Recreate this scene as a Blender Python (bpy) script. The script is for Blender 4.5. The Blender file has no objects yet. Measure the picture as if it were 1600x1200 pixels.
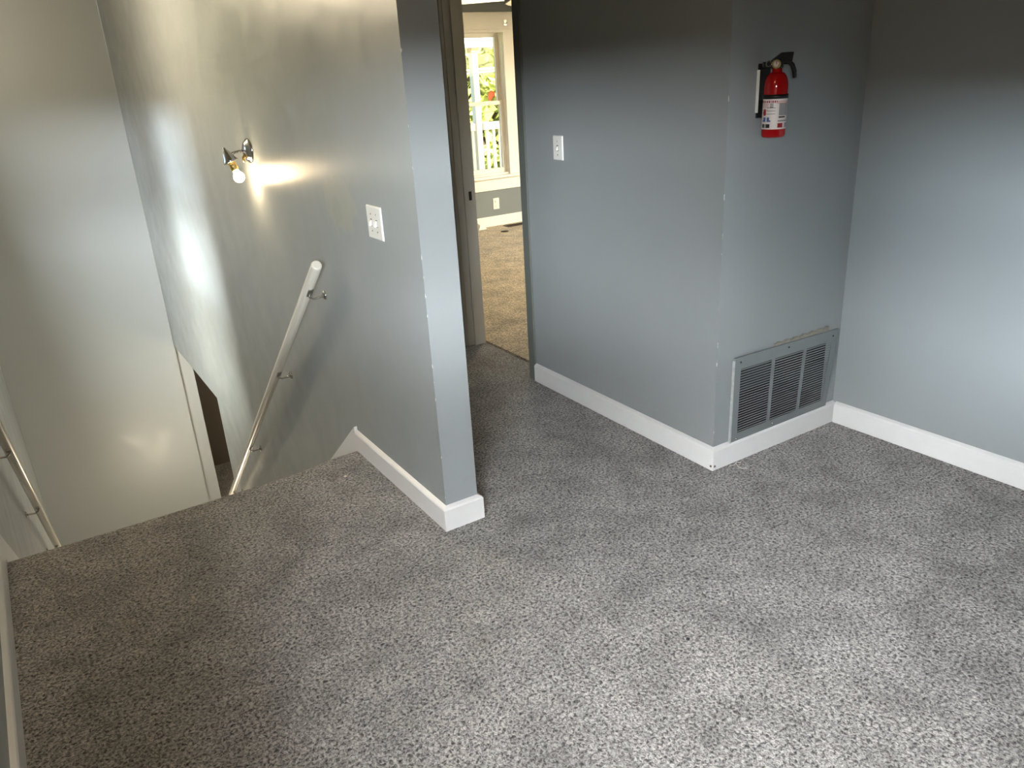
import bpy, bmesh, math, random
from mathutils import Vector, Matrix
random.seed(7)
C = bpy.context.scene.collection
SC = bpy.context.scene

# ------------------------------------------------------------------ camera
cam_d = bpy.data.cameras.new('camera')
cam_d.sensor_width = 36.0
cam_d.lens = 1219.247 * 36 / 1600
cam_d.clip_start = 0.02
cam = bpy.data.objects.new('camera', cam_d)
C.objects.link(cam)
cam.matrix_world = Matrix(((0.83934758, 0.24229292, -0.48661051, 0),
                           (-0.54080578, 0.28162887, -0.79259970, 0),
                           (-0.05499773, 0.92842841, 0.36741792, 1.55),
                           (0, 0, 0, 1)))
SC.camera = cam

# ------------------------------------------------------------------ world, sun, daylight
W = bpy.data.worlds.new('world')
SC.world = W
W.use_nodes = True
wn = W.node_tree.nodes
wl = W.node_tree.links
bg = wn['Background']
sky = wn.new('ShaderNodeTexSky')
sky.sky_type = 'NISHITA'
sky.sun_disc = False
sky.sun_elevation = math.radians(48)
sky.sun_rotation = math.radians(150)
sky.air_density = 1.0
sky.dust_density = 2.5
wl.new(sky.outputs['Color'], bg.inputs['Color'])
bg.inputs['Strength'].default_value = 0.55

def lamp(name, kind, loc, energy, color, target=None, size=None, **kw):
    d = bpy.data.lights.new(name, kind)
    d.energy = energy
    d.color = color
    if size:
        d.shape = 'RECTANGLE'
        d.size, d.size_y = size
    for k, v in kw.items():
        setattr(d, k, v)
    o = bpy.data.objects.new(name, d)
    o.location = loc
    if target is not None:
        o.rotation_euler = (Vector(target) - Vector(loc)).to_track_quat('-Z', 'Y').to_euler()
    C.objects.link(o)
    return o

# sun on the trees and porch (comes from behind the house, enters no window)
lamp('sun', 'SUN', (8, -6, 12), 20.0, (1.0, 0.93, 0.78), target=(7.2, 4, 0.5), angle=0.01)
# daylight through the landing window beside the camera: a band of low sky under the eaves, and the higher sky
lamp('daylight_landing', 'AREA', (-7.9, -1.07, 3.0), 4300, (0.82, 0.91, 1.0), target=(-0.3, 0.0, 1.35), size=(4.4, 1.1))
lamp('daylight_landing_side', 'AREA', (-3.75, -7.5, 2.72), 8600, (0.93, 0.96, 1.0), target=(-0.3, 0.0, 1.3), size=(7.3, 1.3))
lamp('daylight_landing_high', 'AREA', (-2.9, -2.4, 4.0), 6400, (0.98, 0.98, 1.0), target=(-0.3, 0.0, 1.2), size=(5.0, 3.0))
# daylight through the window above the stairs
lamp('daylight_stairs', 'AREA', (-2.5, 1.6, 4.0), 7000, (1.0, 0.97, 0.86), target=(-0.4, 5.1, 1.1), size=(5.0, 1.6))
# sunny light through the side window of the far room
lamp('daylight_room', 'AREA', (8.2, 1.8, 2.7), 1800, (1.0, 0.86, 0.60), target=(6.2, 4.8, 1.4), size=(7.0, 2.4))
# added warm fill below the ceiling fan, brightens the far window casing
lamp('room_fill_light', 'POINT', (3.43, 5.10, 1.88), 70, (1.0, 0.80, 0.50), shadow_soft_size=0.08)
# warm lights: added fill for landing and lower stairs, then the stairwell ceiling lamp
lamp('landing_fill_light', 'POINT', (0.35, 1.0, 2.3), 10, (1.0, 0.68, 0.36), shadow_soft_size=0.12)  # fill added to lift the dim landing, has no fixture
lamp('lower_stairs_fill', 'POINT', (0.75, 6.8, -2.4), 36, (1.0, 0.84, 0.60), shadow_soft_size=0.15)  # unseen fill added below the nosing to brighten the lower stairwell
lamp('lower_hall_fill', 'POINT', (1.75, 7.2, -1.3), 35, (1.0, 0.84, 0.60), shadow_soft_size=0.1)  # unseen fill added behind the opening for the left and end walls
lamp('stair_lamp_light', 'POINT', (-0.08, 5.4, 2.36), 140, (1.0, 0.84, 0.58), shadow_soft_size=0.10)

VS = SC.view_settings
SC.display_settings.display_device = 'sRGB'
VS.view_transform = 'Standard'
VS.look = 'None'
VS.exposure = 0.0
VS.gamma = 1.0
VS.use_curve_mapping = False

# ------------------------------------------------------------------ materials
def lin(r, g, b):
    f = lambda c: (c / 255 / 12.92) if c / 255 <= 0.04045 else ((c / 255 + 0.055) / 1.055) ** 2.4
    return (f(r), f(g), f(b), 1.0)

def mat(name, color, rough=0.5, metal=0.0, spec=0.5, noise=None, bump=None, emit=None):
    """noise=(scale, amount) varies the colour a little, bump=(scale, strength, distance)"""
    m = bpy.data.materials.new(name)
    m.use_nodes = True
    nt = m.node_tree
    b = nt.nodes['Principled BSDF']
    b.inputs['Base Color'].default_value = color
    b.inputs['Roughness'].default_value = rough
    b.inputs['Metallic'].default_value = metal
    b.inputs['Specular IOR Level'].default_value = spec
    tc = nt.nodes.new('ShaderNodeTexCoord')
    if noise:
        n = nt.nodes.new('ShaderNodeTexNoise')
        n.inputs['Scale'].default_value = noise[0]
        n.inputs['Detail'].default_value = 5
        nt.links.new(tc.outputs['Object'], n.inputs['Vector'])
        mx = nt.nodes.new('ShaderNodeMixRGB')
        k = noise[1]
        mx.inputs[1].default_value = tuple(c * (1 - k) for c in color[:3]) + (1,)
        mx.inputs[2].default_value = tuple(min(1, c * (1 + k)) for c in color[:3]) + (1,)
        nt.links.new(n.outputs['Fac'], mx.inputs[0])
        nt.links.new(mx.outputs[0], b.inputs['Base Color'])
    if bump:
        n2 = nt.nodes.new('ShaderNodeTexNoise')
        n2.inputs['Scale'].default_value = bump[0]
        n2.inputs['Detail'].default_value = 3
        nt.links.new(tc.outputs['Object'], n2.inputs['Vector'])
        bp = nt.nodes.new('ShaderNodeBump')
        bp.inputs['Strength'].default_value = bump[1]
        bp.inputs['Distance'].default_value = bump[2]
        nt.links.new(n2.outputs['Fac'], bp.inputs['Height'])
        nt.links.new(bp.outputs['Normal'], b.inputs['Normal'])
    if emit:
        b.inputs['Emission Color'].default_value = emit[0]
        b.inputs['Emission Strength'].default_value = emit[1]
    return m

WALL_C = lin(148, 153, 155)

def wall_mat(name, color, rough, chip_edge=None, patches=()):
    """satin wall paint: roller texture, uneven gloss, chipped paint along a corner given as (x, y)"""
    m = mat(name, color, rough, noise=(1.3, 0.05))
    nt = m.node_tree
    L = nt.links.new
    b = nt.nodes['Principled BSDF']
    b.inputs['Specular IOR Level'].default_value = 0.6
    g = nt.nodes.new('ShaderNodeNewGeometry')
    # roller stipple + slow unevenness
    n1 = nt.nodes.new('ShaderNodeTexNoise'); n1.inputs['Scale'].default_value = 210; n1.inputs['Detail'].default_value = 2
    n2 = nt.nodes.new('ShaderNodeTexNoise'); n2.inputs['Scale'].default_value = 3.5; n2.inputs['Detail'].default_value = 3
    L(g.outputs['Position'], n1.inputs['Vector']); L(g.outputs['Position'], n2.inputs['Vector'])
    b1 = nt.nodes.new('ShaderNodeBump'); b1.inputs['Strength'].default_value = 0.35; b1.inputs['Distance'].default_value = 0.0008
    b2 = nt.nodes.new('ShaderNodeBump'); b2.inputs['Strength'].default_value = 0.5; b2.inputs['Distance'].default_value = 0.006
    L(n2.outputs['Fac'], b2.inputs['Height']); L(n1.outputs['Fac'], b1.inputs['Height'])
    L(b2.outputs['Normal'], b1.inputs['Normal']); L(b1.outputs['Normal'], b.inputs['Normal'])
    # uneven gloss
    n3 = nt.nodes.new('ShaderNodeTexNoise'); n3.inputs['Scale'].default_value = 6; n3.inputs['Detail'].default_value = 4
    L(g.outputs['Position'], n3.inputs['Vector'])
    mr = nt.nodes.new('ShaderNodeMapRange')
    mr.inputs['From Min'].default_value = 0.3; mr.inputs['From Max'].default_value = 0.7
    mr.inputs['To Min'].default_value = rough - 0.06; mr.inputs['To Max'].default_value = rough + 0.08
    L(n3.outputs['Fac'], mr.inputs['Value']); L(mr.outputs['Result'], b.inputs['Roughness'])
    col = nt.nodes['Mix (Legacy)'] if 'Mix (Legacy)' in nt.nodes else [n for n in nt.nodes if n.type == 'MIX_RGB'][0]
    out = col.outputs[0]
    sep = nt.nodes.new('ShaderNodeSeparateXYZ'); L(g.outputs['Position'], sep.inputs[0])

    def math_(op, a, bb):
        n = nt.nodes.new('ShaderNodeMath'); n.operation = op
        for i, v in enumerate((a, bb)):
            if isinstance(v, (int, float)):
                n.inputs[i].default_value = v
            else:
                L(v, n.inputs[i])
        return n.outputs[0]
    if chip_edge:
        dx = math_('ABSOLUTE', math_('SUBTRACT', sep.outputs[0], chip_edge[0]), 0)
        dy = math_('ABSOLUTE', math_('SUBTRACT', sep.outputs[1], chip_edge[1]), 0)
        d = math_('ADD', dx, dy)
        nn = nt.nodes.new('ShaderNodeTexNoise'); nn.inputs['Scale'].default_value = 26; nn.inputs['Detail'].default_value = 4
        L(g.outputs['Position'], nn.inputs['Vector'])
        lim = math_('MULTIPLY', math_('MAXIMUM', math_('SUBTRACT', nn.outputs['Fac'], 0.58), 0), 0.030)
        msk = math_('LESS_THAN', d, lim)
        mx = nt.nodes.new('ShaderNodeMixRGB'); mx.inputs[2].default_value = lin(214, 214, 208)
        L(msk, mx.inputs[0]); L(out, mx.inputs[1]); out = mx.outputs[0]
    for (py, pz, ry, rz, pc) in patches:       # bare, badly touched-up spots
        ey = math_('POWER', math_('DIVIDE', math_('SUBTRACT', sep.outputs[1], py), ry), 2)
        ez = math_('POWER', math_('DIVIDE', math_('SUBTRACT', sep.outputs[2], pz), rz), 2)
        nn = nt.nodes.new('ShaderNodeTexNoise'); nn.inputs['Scale'].default_value = 14; nn.inputs['Detail'].default_value = 3
        L(g.outputs['Position'], nn.inputs['Vector'])
        r = math_('ADD', math_('ADD', ey, ez), math_('MULTIPLY', math_('SUBTRACT', nn.outputs['Fac'], 0.5), 2.4))
        mrr = nt.nodes.new('ShaderNodeMapRange')
        mrr.inputs['From Min'].default_value = 0.7; mrr.inputs['From Max'].default_value = 1.1
        mrr.inputs['To Min'].default_value = 0.75; mrr.inputs['To Max'].default_value = 0
        L(r, mrr.inputs['Value'])
        mx = nt.nodes.new('ShaderNodeMixRGB'); mx.inputs[2].default_value = pc
        L(mrr.outputs['Result'], mx.inputs[0]); L(out, mx.inputs[1]); out = mx.outputs[0]
    L(out, b.inputs['Base Color'])
    return m

def carpet_mat(name, dark, light, scale=170):
    m = bpy.data.materials.new(name)
    m.use_nodes = True
    nt = m.node_tree
    L = nt.links.new
    b = nt.nodes['Principled BSDF']
    b.inputs['Roughness'].default_value = 0.95
    b.inputs['Specular IOR Level'].default_value = 0.15
    b.inputs['Sheen Weight'].default_value = 0.25
    b.inputs['Sheen Roughness'].default_value = 0.5
    g = nt.nodes.new('ShaderNodeNewGeometry')
    n1 = nt.nodes.new('ShaderNodeTexNoise'); n1.inputs['Scale'].default_value = scale; n1.inputs['Detail'].default_value = 3; n1.inputs['Roughness'].default_value = 0.65
    n1.inputs['Distortion'].default_value = 0.6
    n2 = nt.nodes.new('ShaderNodeTexNoise'); n2.inputs['Scale'].default_value = 5.5; n2.inputs['Detail'].default_value = 5; n2.inputs['Roughness'].default_value = 0.62
    n3 = nt.nodes.new('ShaderNodeTexNoise'); n3.inputs['Scale'].default_value = 60; n3.inputs['Detail'].default_value = 2
    for n in (n1, n2, n3):
        L(g.outputs['Position'], n.inputs['Vector'])
    cr = nt.nodes.new('ShaderNodeValToRGB')
    cr.color_ramp.elements[0].position = 0.36; cr.color_ramp.elements[0].color = dark
    cr.color_ramp.elements[1].position = 0.64; cr.color_ramp.elements[1].color = light
    L(n1.outputs['Fac'], cr.inputs['Fac'])
    mr = nt.nodes.new('ShaderNodeMapRange')
    mr.inputs['From Min'].default_value = 0.3; mr.inputs['From Max'].default_value = 0.6
    mr.inputs['To Min'].default_value = 0.60; mr.inputs['To Max'].default_value = 1.06
    L(n2.outputs['Fac'], mr.inputs['Value'])
    hv = nt.nodes.new('ShaderNodeHueSaturation')
    L(cr.outputs['Color'], hv.inputs['Color']); L(mr.outputs['Result'], hv.inputs['Value'])
    L(hv.outputs['Color'], b.inputs['Base Color'])
    ad = nt.nodes.new('ShaderNodeMath'); ad.operation = 'ADD'
    L(n1.outputs['Fac'], ad.inputs[0])
    ml = nt.nodes.new('ShaderNodeMath'); ml.operation = 'MULTIPLY'; ml.inputs[1].default_value = 0.7
    L(n3.outputs['Fac'], ml.inputs[0]); L(ml.outputs[0], ad.inputs[1])
    bp = nt.nodes.new('ShaderNodeBump'); bp.inputs['Strength'].default_value = 0.9; bp.inputs['Distance'].default_value = 0.012
    L(ad.outputs[0], bp.inputs['Height']); L(bp.outputs['Normal'], b.inputs['Normal'])
    return m

X_STUB, Y_STUB = 1.081, 2.273
M = {}
M['stub'] = wall_mat('stub_wall_paint', WALL_C, 0.34, chip_edge=(X_STUB, Y_STUB),
                     patches=[(3.0, 1.09, 0.05, 0.06, lin(112, 118, 120)), (2.96, 1.12, 0.16, 0.12, lin(160, 160, 150))])
M['wall'] = wall_mat('wall_paint', WALL_C, 0.36)
M['column'] = wall_mat('column_wall_paint', WALL_C, 0.42, chip_edge=(2.172, 2.003))
M['room_wall'] = mat('room_wall_paint', lin(118, 124, 126), 0.5, noise=(2, 0.03))
M['lower_wall'] = mat('lower_wall_paint', lin(100, 92, 82), 0.6, noise=(2, 0.05))
M['ceiling'] = mat('ceiling_paint', lin(158, 146, 122), 0.8, bump=(90, 0.3, 0.002))
M['white'] = mat('white_trim_paint', lin(226, 226, 226), 0.38, noise=(9, 0.05), bump=(40, 0.25, 0.001))
M['cream'] = mat('cream_trim_paint', lin(242, 236, 224), 0.42, noise=(7, 0.03))
M['jamb'] = mat('jamb_paint', lin(212, 206, 196), 0.4, noise=(12, 0.05))
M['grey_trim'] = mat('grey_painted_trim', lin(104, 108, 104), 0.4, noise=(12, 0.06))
M['carpet'] = carpet_mat('landing_carpet', lin(54, 53, 54), lin(198, 195, 193), 112)
M['carpet2'] = carpet_mat('room_carpet', lin(122, 110, 94), lin(232, 214, 184), 90)
M['seam'] = mat('bare_subfloor', lin(58, 48, 38), 0.9, noise=(30, 0.3))
M['plate'] = mat('white_plastic', lin(232, 231, 226), 0.28)
M['slot'] = mat('dark_slot', lin(30, 29, 28), 0.6)
M['rail'] = mat('glossy_rail_paint', lin(226, 223, 212), 0.25, bump=(12, 0.2, 0.002))
M['nickel'] = mat('brushed_nickel', lin(190, 188, 184), 0.25, metal=1.0)
M['chrome'] = mat('polished_chrome', lin(200, 200, 204), 0.14, metal=1.0)
M['brass'] = mat('worn_brass', lin(196, 170, 110), 0.3, metal=1.0)
M['red'] = mat('red_enamel', lin(160, 6, 12), 0.08, noise=(8, 0.05))
M['black'] = mat('black_plastic', lin(14, 14, 15), 0.4)
M['label_white'] = mat('label_paper', lin(226, 216, 212), 0.4)
M['label_pink'] = mat('label_pink_ink', lin(206, 150, 146), 0.4)
M['label_dark'] = mat('label_black_ink', lin(34, 30, 30), 0.4)
M['label_blue'] = mat('label_blue_ink', lin(70, 96, 150), 0.4)
M['label_grey'] = mat('label_grey_ink', lin(150, 146, 148), 0.4)
M['label_red'] = mat('label_red_ink', lin(150, 20, 26), 0.4)
M['vent'] = mat('vent_grey_paint', lin(120, 126, 128), 0.42, noise=(14, 0.08))
M['chipped'] = mat('chipped_pale_paint', lin(176, 180, 180), 0.5, noise=(60, 0.3))
M['duct'] = mat('dark_duct_metal', lin(34, 36, 40), 0.7)
M['plaster'] = mat('raw_plaster', lin(150, 146, 136), 0.9, noise=(60, 0.2), bump=(80, 0.6, 0.004))
M['register'] = mat('brown_register_metal', lin(54, 38, 26), 0.5, metal=0.4)
M['orange'] = mat('orange_sticker', lin(226, 104, 30), 0.5)
M['paper'] = mat('white_paper', lin(236, 232, 224), 0.7)
M['bark'] = mat('tree_bark', lin(92, 76, 58), 0.9, noise=(10, 0.3), bump=(20, 0.8, 0.02))
M['leaf'] = mat('green_leaf', lin(186, 194, 104), 0.6, noise=(1.5, 0.25))
M['leaf2'] = mat('yellow_green_leaf', lin(208, 206, 122), 0.6, noise=(1.5, 0.25))
M['porch_white'] = mat('porch_white_paint', lin(240, 238, 230), 0.5)
M['porch_tan'] = mat('porch_tan_wood', lin(196, 164, 116), 0.7, noise=(8, 0.15))
M['grass'] = mat('lawn', lin(110, 124, 60), 0.9, noise=(3, 0.3))
M['cable'] = mat('cable_sheath', lin(210, 208, 200), 0.5)

def glass_mat():
    """thin clear pane: clear straight through, with a weak mirror reflection"""
    m = bpy.data.materials.new('window_glass')
    m.use_nodes = True
    nt = m.node_tree
    nt.nodes.remove(nt.nodes['Principled BSDF'])
    tr = nt.nodes.new('ShaderNodeBsdfTransparent'); tr.inputs[0].default_value = (0.96, 0.97, 0.96, 1)
    gl = nt.nodes.new('ShaderNodeBsdfGlossy'); gl.inputs['Roughness'].default_value = 0.0
    mx = nt.nodes.new('ShaderNodeMixShader')
    mx.inputs[0].default_value = 0.008
    nt.links.new(tr.outputs[0], mx.inputs[1]); nt.links.new(gl.outputs[0], mx.inputs[2])
    nt.links.new(mx.outputs[0], nt.nodes['Material Output'].inputs['Surface'])
    return m
M['glass'] = glass_mat()

def bulb_mat():
    m = bpy.data.materials.new('lit_bulb')
    m.use_nodes = True
    b = m.node_tree.nodes['Principled BSDF']
    b.inputs['Base Color'].default_value = (1, 0.95, 0.85, 1)
    b.inputs['Emission Color'].default_value = (1.0, 0.78, 0.48, 1)
    b.inputs['Emission Strength'].default_value = 50
    return m
M['bulb'] = bulb_mat()
M['glow'] = mat('fill_bowl_glow', lin(250, 244, 228), 0.4, emit=((1.0, 0.82, 0.55, 1), 6))  # glow for the bowl added under the fan

# ------------------------------------------------------------------ mesh helpers
class MB:
    """collects geometry in world coordinates; build() links it as one mesh object"""
    def __init__(self):
        self.v, self.f, self.s, self.mi = [], [], [], []

    def add(self, vs, fs, smooth=False, mi=0):
        o = len(self.v)
        self.v += [Vector(p) for p in vs]
        for f in fs:
            self.f.append([i + o for i in f]); self.s.append(smooth); self.mi.append(mi)
        return self

    def box(self, x0, x1, y0, y1, z0, z1):
        vs = [(x, y, z) for z in (z0, z1) for y in (y0, y1) for x in (x0, x1)]
        return self.add(vs, [(0, 2, 3, 1), (4, 5, 7, 6), (0, 1, 5, 4), (2, 6, 7, 3), (0, 4, 6, 2), (1, 3, 7, 5)])

    def hexa(self, a, b):
        """solid between two quads a (4 points) and b (4 points)"""
        return self.add(list(a) + list(b), [(0, 3, 2, 1), (4, 5, 6, 7)] + [(i, (i + 1) % 4, (i + 1) % 4 + 4, i + 4) for i in range(4)])

    def prism(self, poly, vec):
        n = len(poly)
        vec = Vector(vec)
        vs = [Vector(p) for p in poly] + [Vector(p) + vec for p in poly]
        return self.add(vs, [list(range(n))[::-1], list(range(n, 2 * n))] + [(i, (i + 1) % n, (i + 1) % n + n, i + n) for i in range(n)])

    def tube(self, pts, rad, n=12, cap=True, sx=1.0):
        pts = [Vector(p) for p in pts]
        rads = rad if isinstance(rad, (list, tuple)) else [rad] * len(pts)
        rings = []
        up = None
        for i, p in enumerate(pts):
            t = (pts[min(i + 1, len(pts) - 1)] - pts[max(i - 1, 0)]).normalized()
            if up is None:
                up = Vector((0, 0, 1)) if abs(t.z) < 0.9 else Vector((1, 0, 0))
            a = t.cross(up).normalized()
            up = a.cross(t).normalized()
            rings.append([p + (a * math.cos(k * 2 * math.pi / n) * sx + up * math.sin(k * 2 * math.pi / n)) * rads[i] for k in range(n)])
        vs = [q for r in rings for q in r]
        fs = []
        for i in range(len(rings) - 1):
            for k in range(n):
                k2 = (k + 1) % n
                fs.append((i * n + k, i * n + k2, (i + 1) * n + k2, (i + 1) * n + k))
        self.add(vs, fs, True)
        if cap:
            self.add(rings[0], [list(range(n))[::-1]]); self.add(rings[-1], [list(range(n))])
        return self

    def lathe(self, prof, origin, axis, n=28, arc=None, mi=None):
        """prof: (radius, height along axis) pairs"""
        q = Vector(axis).normalized().to_track_quat('Z', 'Y').to_matrix()
        o = Vector(origin)
        vs, fs = [], []
        for r, h in prof:
            for k in range(n):
                a = k * 2 * math.pi / n
                vs.append(o + q @ Vector((r * math.cos(a), r * math.sin(a), h)))
        for i in range(len(prof) - 1):
            for k in range(n):
                k2 = (k + 1) % n
                fs.append((i * n + k, i * n + k2, (i + 1) * n + k2, (i + 1) * n + k))
        return self.add(vs, fs, True)

    def build(self, name, material, parent=None, origin=None, bevel=0, merge=True):
        mats = material if isinstance(material, list) else [material]
        me = bpy.data.meshes.new(name)
        o = bpy.data.objects.new(name, me)
        C.objects.link(o)
        if parent is not None:
            po = Vector(parent['_w'])
            org = Vector(origin) if origin is not None else po
            o.parent = parent
            o.location = org - po
        else:
            if origin is None:
                xs = [p.x for p in self.v]; ys = [p.y for p in self.v]; zs = [p.z for p in self.v]
                origin = ((min(xs) + max(xs)) / 2, (min(ys) + max(ys)) / 2, min(zs))
            org = Vector(origin)
            o.location = org
        o['_w'] = tuple(org)
        me.from_pydata([p - org for p in self.v], [], self.f)
        for p, s, i in zip(me.polygons, self.s, self.mi):
            p.use_smooth = s
            p.material_index = i
        for m in mats:
            me.materials.append(m)
        bm = bmesh.new()
        bm.from_mesh(me)
        if merge:
            bmesh.ops.remove_doubles(bm, verts=bm.verts, dist=1e-5)
        bmesh.ops.recalc_face_normals(bm, faces=bm.faces)
        bm.to_mesh(me)
        bm.free()
        if bevel:
            b = o.modifiers.new('bevel', 'BEVEL')
            b.width = bevel; b.segments = 2; b.limit_method = 'ANGLE'; b.angle_limit = math.radians(40)
        return o

def empty(name, loc):
    o = bpy.data.objects.new(name, None)
    o.empty_display_size = 0.05
    o.location = loc
    o['_w'] = tuple(loc)
    C.objects.link(o)
    return o

def tag(o, label, cat, group=None):
    o['label'] = label
    o['category'] = cat
    if group:
        o['group'] = group
    return o

def struct(o):
    o['kind'] = 'structure'
    return o

def wall(name, p0, p1, z0, z1, thick, material, holes=(), parent=None):
    """room face runs p0 -> p1, the body lies to the left of that direction; holes = (s0, s1, z0, z1)"""
    p0, p1 = Vector((p0[0], p0[1], 0)), Vector((p1[0], p1[1], 0))
    d = p1 - p0
    ln = d.length
    d.normalize()
    n = Vector((-d.y, d.x, 0)) * thick
    ss = sorted({0, ln, *[h[0] for h in holes], *[h[1] for h in holes]})
    zs = sorted({z0, z1, *[h[2] for h in holes], *[h[3] for h in holes]})
    ss = [s for s in ss if 0 <= s <= ln]
    zs = [z for z in zs if z0 <= z <= z1]
    solid = lambda i, j: 0 <= i < len(ss) - 1 and 0 <= j < len(zs) - 1 and not any(
        h[0] < (ss[i] + ss[i + 1]) / 2 < h[1] and h[2] < (zs[j] + zs[j + 1]) / 2 < h[3] for h in holes)
    P = lambda s, z, b: p0 + d * s + n * b + Vector((0, 0, z))
    mb = MB()
    for i in range(len(ss) - 1):
        for j in range(len(zs) - 1):
            if not solid(i, j):
                continue
            a, b, c, e = ss[i], ss[i + 1], zs[j], zs[j + 1]
            for t in (0, 1):
                mb.add([P(a, c, t), P(b, c, t), P(b, e, t), P(a, e, t)], [(0, 1, 2, 3)])
            for (q, r, di, dj) in (((a, c), (a, e), -1, 0), ((b, c), (b, e), 1, 0), ((a, c), (b, c), 0, -1), ((a, e), (b, e), 0, 1)):
                if not solid(i + di, j + dj):
                    mb.add([P(*q, 0), P(*r, 0), P(*r, 1), P(*q, 1)], [(0, 1, 2, 3)])
    return struct(mb.build(name, material, parent))

def sweep_base(name, pts, prof, material):
    """baseboard: profile (out from the wall, up) swept along the wall-face polyline pts with mitres;
    the board stands on the right-hand side of the path"""
    pts = [Vector((p[0], p[1], 0)) for p in pts]
    mb = MB()
    nrm = []
    for i in range(len(pts) - 1):
        d = (pts[i + 1] - pts[i]).normalized()
        nrm.append(Vector((d.y, -d.x, 0)))
    secs = []
    for i, p in enumerate(pts):
        if i == 0:
            off = nrm[0]
        elif i == len(pts) - 1:
            off = nrm[-1]
        else:
            m = (nrm[i - 1] + nrm[i]).normalized()
            off = m / max(0.2, m.dot(nrm[i]))
        secs.append([p + off * o + Vector((0, 0, z)) for o, z in prof])
    n = len(prof)
    for i in range(len(secs) - 1):
        mb.add(secs[i] + secs[i + 1], [(k, (k + 1) % n, (k + 1) % n + n, k + n) for k in range(n)])
    mb.add(secs[0], [list(range(n))]); mb.add(secs[-1], [list(range(n))])
    return struct(mb.build(name, material, bevel=0.002))

# ------------------------------------------------------------------ setting
ZC = 2.45            # ceiling
ZL = -2.80           # lower floor
YN = 3.085           # stair nosing
XL = lambda y: -0.312 - 0.0155 * (y - 1.5)         # left wall face
XD = lambda y: 2.172 + 0.0135 * (y - 2.0)          # door wall face (hall side)

# landing carpet with a rounded nosing, and the hall strip beside the stub wall
mb = MB()
x0, x1 = -0.5, X_STUB + 0.06
prof = [(-2.6, 0.0), (YN - 0.035, 0.0)]
for k in range(1, 9):
    a = math.pi / 2 - k * math.pi / 8
    prof.append((YN - 0.03 + 0.028 * math.cos(a), -0.028 + 0.028 * math.sin(a)))
prof += [(YN - 0.03, -0.08), (-2.6, -0.08)]
NX = 14
secs = []
for i in range(NX + 1):
    x = x0 + (x1 - x0) * i / NX
    bow = 0.02 * (1 - (2 * (i / NX) - 0.9) ** 2) - (0.03 if i > NX - 3 else 0)
    secs.append([(x, y - (bow if y > 2.9 else 0) + 0.02, z) for y, z in prof])
n = len(prof)
for i in range(NX):
    mb.add(secs[i] + secs[i + 1], [(k, (k + 1) % n, (k + 1) % n + n, k + n) for k in range(n)])
mb.add(secs[0], [list(range(n))]); mb.add(secs[-1], [list(range(n))])
mb.box(x1, 3.2, -2.6, 2.2, -0.08, 0.0)
mb.box(x1, 2.308, 2.2, 4.3, -0.08, 0.0)
mb.box(2.308, 3.2, 2.2, 2.4, -0.08, 0.0)
struct(mb.build('floor_landing', M['carpet'], merge=False))
mb = MB().box(2.326, 6.3, 2.9, 7.7, -0.08, 0.004)
struct(mb.build('floor_room', M['carpet2']))
mb = MB().box(2.300, 2.335, 3.2, 4.2, -0.08, -0.016)
struct(mb.build('trim_threshold', M['seam']))
mb = MB().box(-0.6, 4.0, 6.35, 9.6, ZL - 0.1, ZL)
struct(mb.build('floor_lower', M['carpet']))

# stairs going down (carpeted)
mb = MB()
N = 14
rise, run = -ZL / N, 0.255
poly = [(0, YN - 0.03, -0.08)]
for i in range(N):
    y = YN + i * run - 0.02
    if i:
        poly.append((0, y, -rise * i))
    poly.append((0, y, -rise * (i + 1)))
poly = [(0, YN - 0.02, -0.08), (0, YN - 0.02, -rise)]
for i in range(1, N):
    y = YN + i * run
    poly += [(0, y, -rise * i), (0, y, -rise * (i + 1))]
poly += [(0, YN + (N - 1) * run, ZL), (0, YN + (N - 1) * run - 0.3, ZL), (0, YN - 0.02, -0.5)]
poly = [Vector(p) for p in poly]
mb.prism([p + Vector((XL(4.5) - 0.03, 0, 0)) for p in poly], (X_STUB - XL(4.5) + 0.03, 0, 0))
st = struct(mb.build('floor_stairs', M['carpet']))

# walls of the landing and the stairwell (left wall, with two windows out of the picture)
YB = -2.5
YE = 8.3
s_ = lambda y: (y - YB)
wl_holes = [(s_(-0.75), s_(0.60), 1.08, 1.83), (s_(4.55), s_(5.65), 0.55, 1.75)]
wall('wall_left', (XL(YB), YB), (XL(YE + 0.1), YE + 0.1), ZL, ZC, 0.14, M['wall'], wl_holes)
wall('wall_back', (3.1, YB), (-0.4, YB), 0 - 0.08, ZC, 0.14, M['wall'])
# stub wall between stairs and hall: solid, with the opening at the foot of the stairs
wall('wall_stub', (X_STUB, 8.32), (X_STUB, Y_STUB), ZL, ZC, 0.133, M['stub'],
     [(-1, 8.32 - 6.5, ZL - 1, -0.83)])
# end wall of the stairwell and the return beyond the opening
mb = MB().box(-0.6, 1.078, YE, YE + 0.12, ZL, ZC)
struct(mb.build('wall_end', M['wall']))
mb = MB().box(1.078, 1.217, YE + 0.06, YE + 0.18, ZL, -0.7)
struct(mb.build('wall_return', M['wall']))
mb = MB().box(1.10, 4.0, 9.5, 9.62, ZL, -0.4)
struct(mb.build('wall_lower', M['lower_wall']))
mb = MB().box(3.9, 4.0, 6.3, 9.6, ZL, -0.4)
mb.box(1.217, 3.9, 6.3, 6.4, ZL, -0.4)
mb.box(1.10, 1.217, YE + 0.1805, 9.5, ZL, -0.4)
struct(mb.build('wall_lower_side', M['lower_wall']))
mb = MB().box(1.217, 4.0, 6.3, 9.7, -0.45, -0.4)
struct(mb.build('ceiling_lower', M['ceiling']))
# hall end wall beyond the doorway
mb = MB().box(1.21, 2.19, 4.145, 4.25, 0, ZC)
struct(mb.build('wall_hall', M['wall']))
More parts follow.
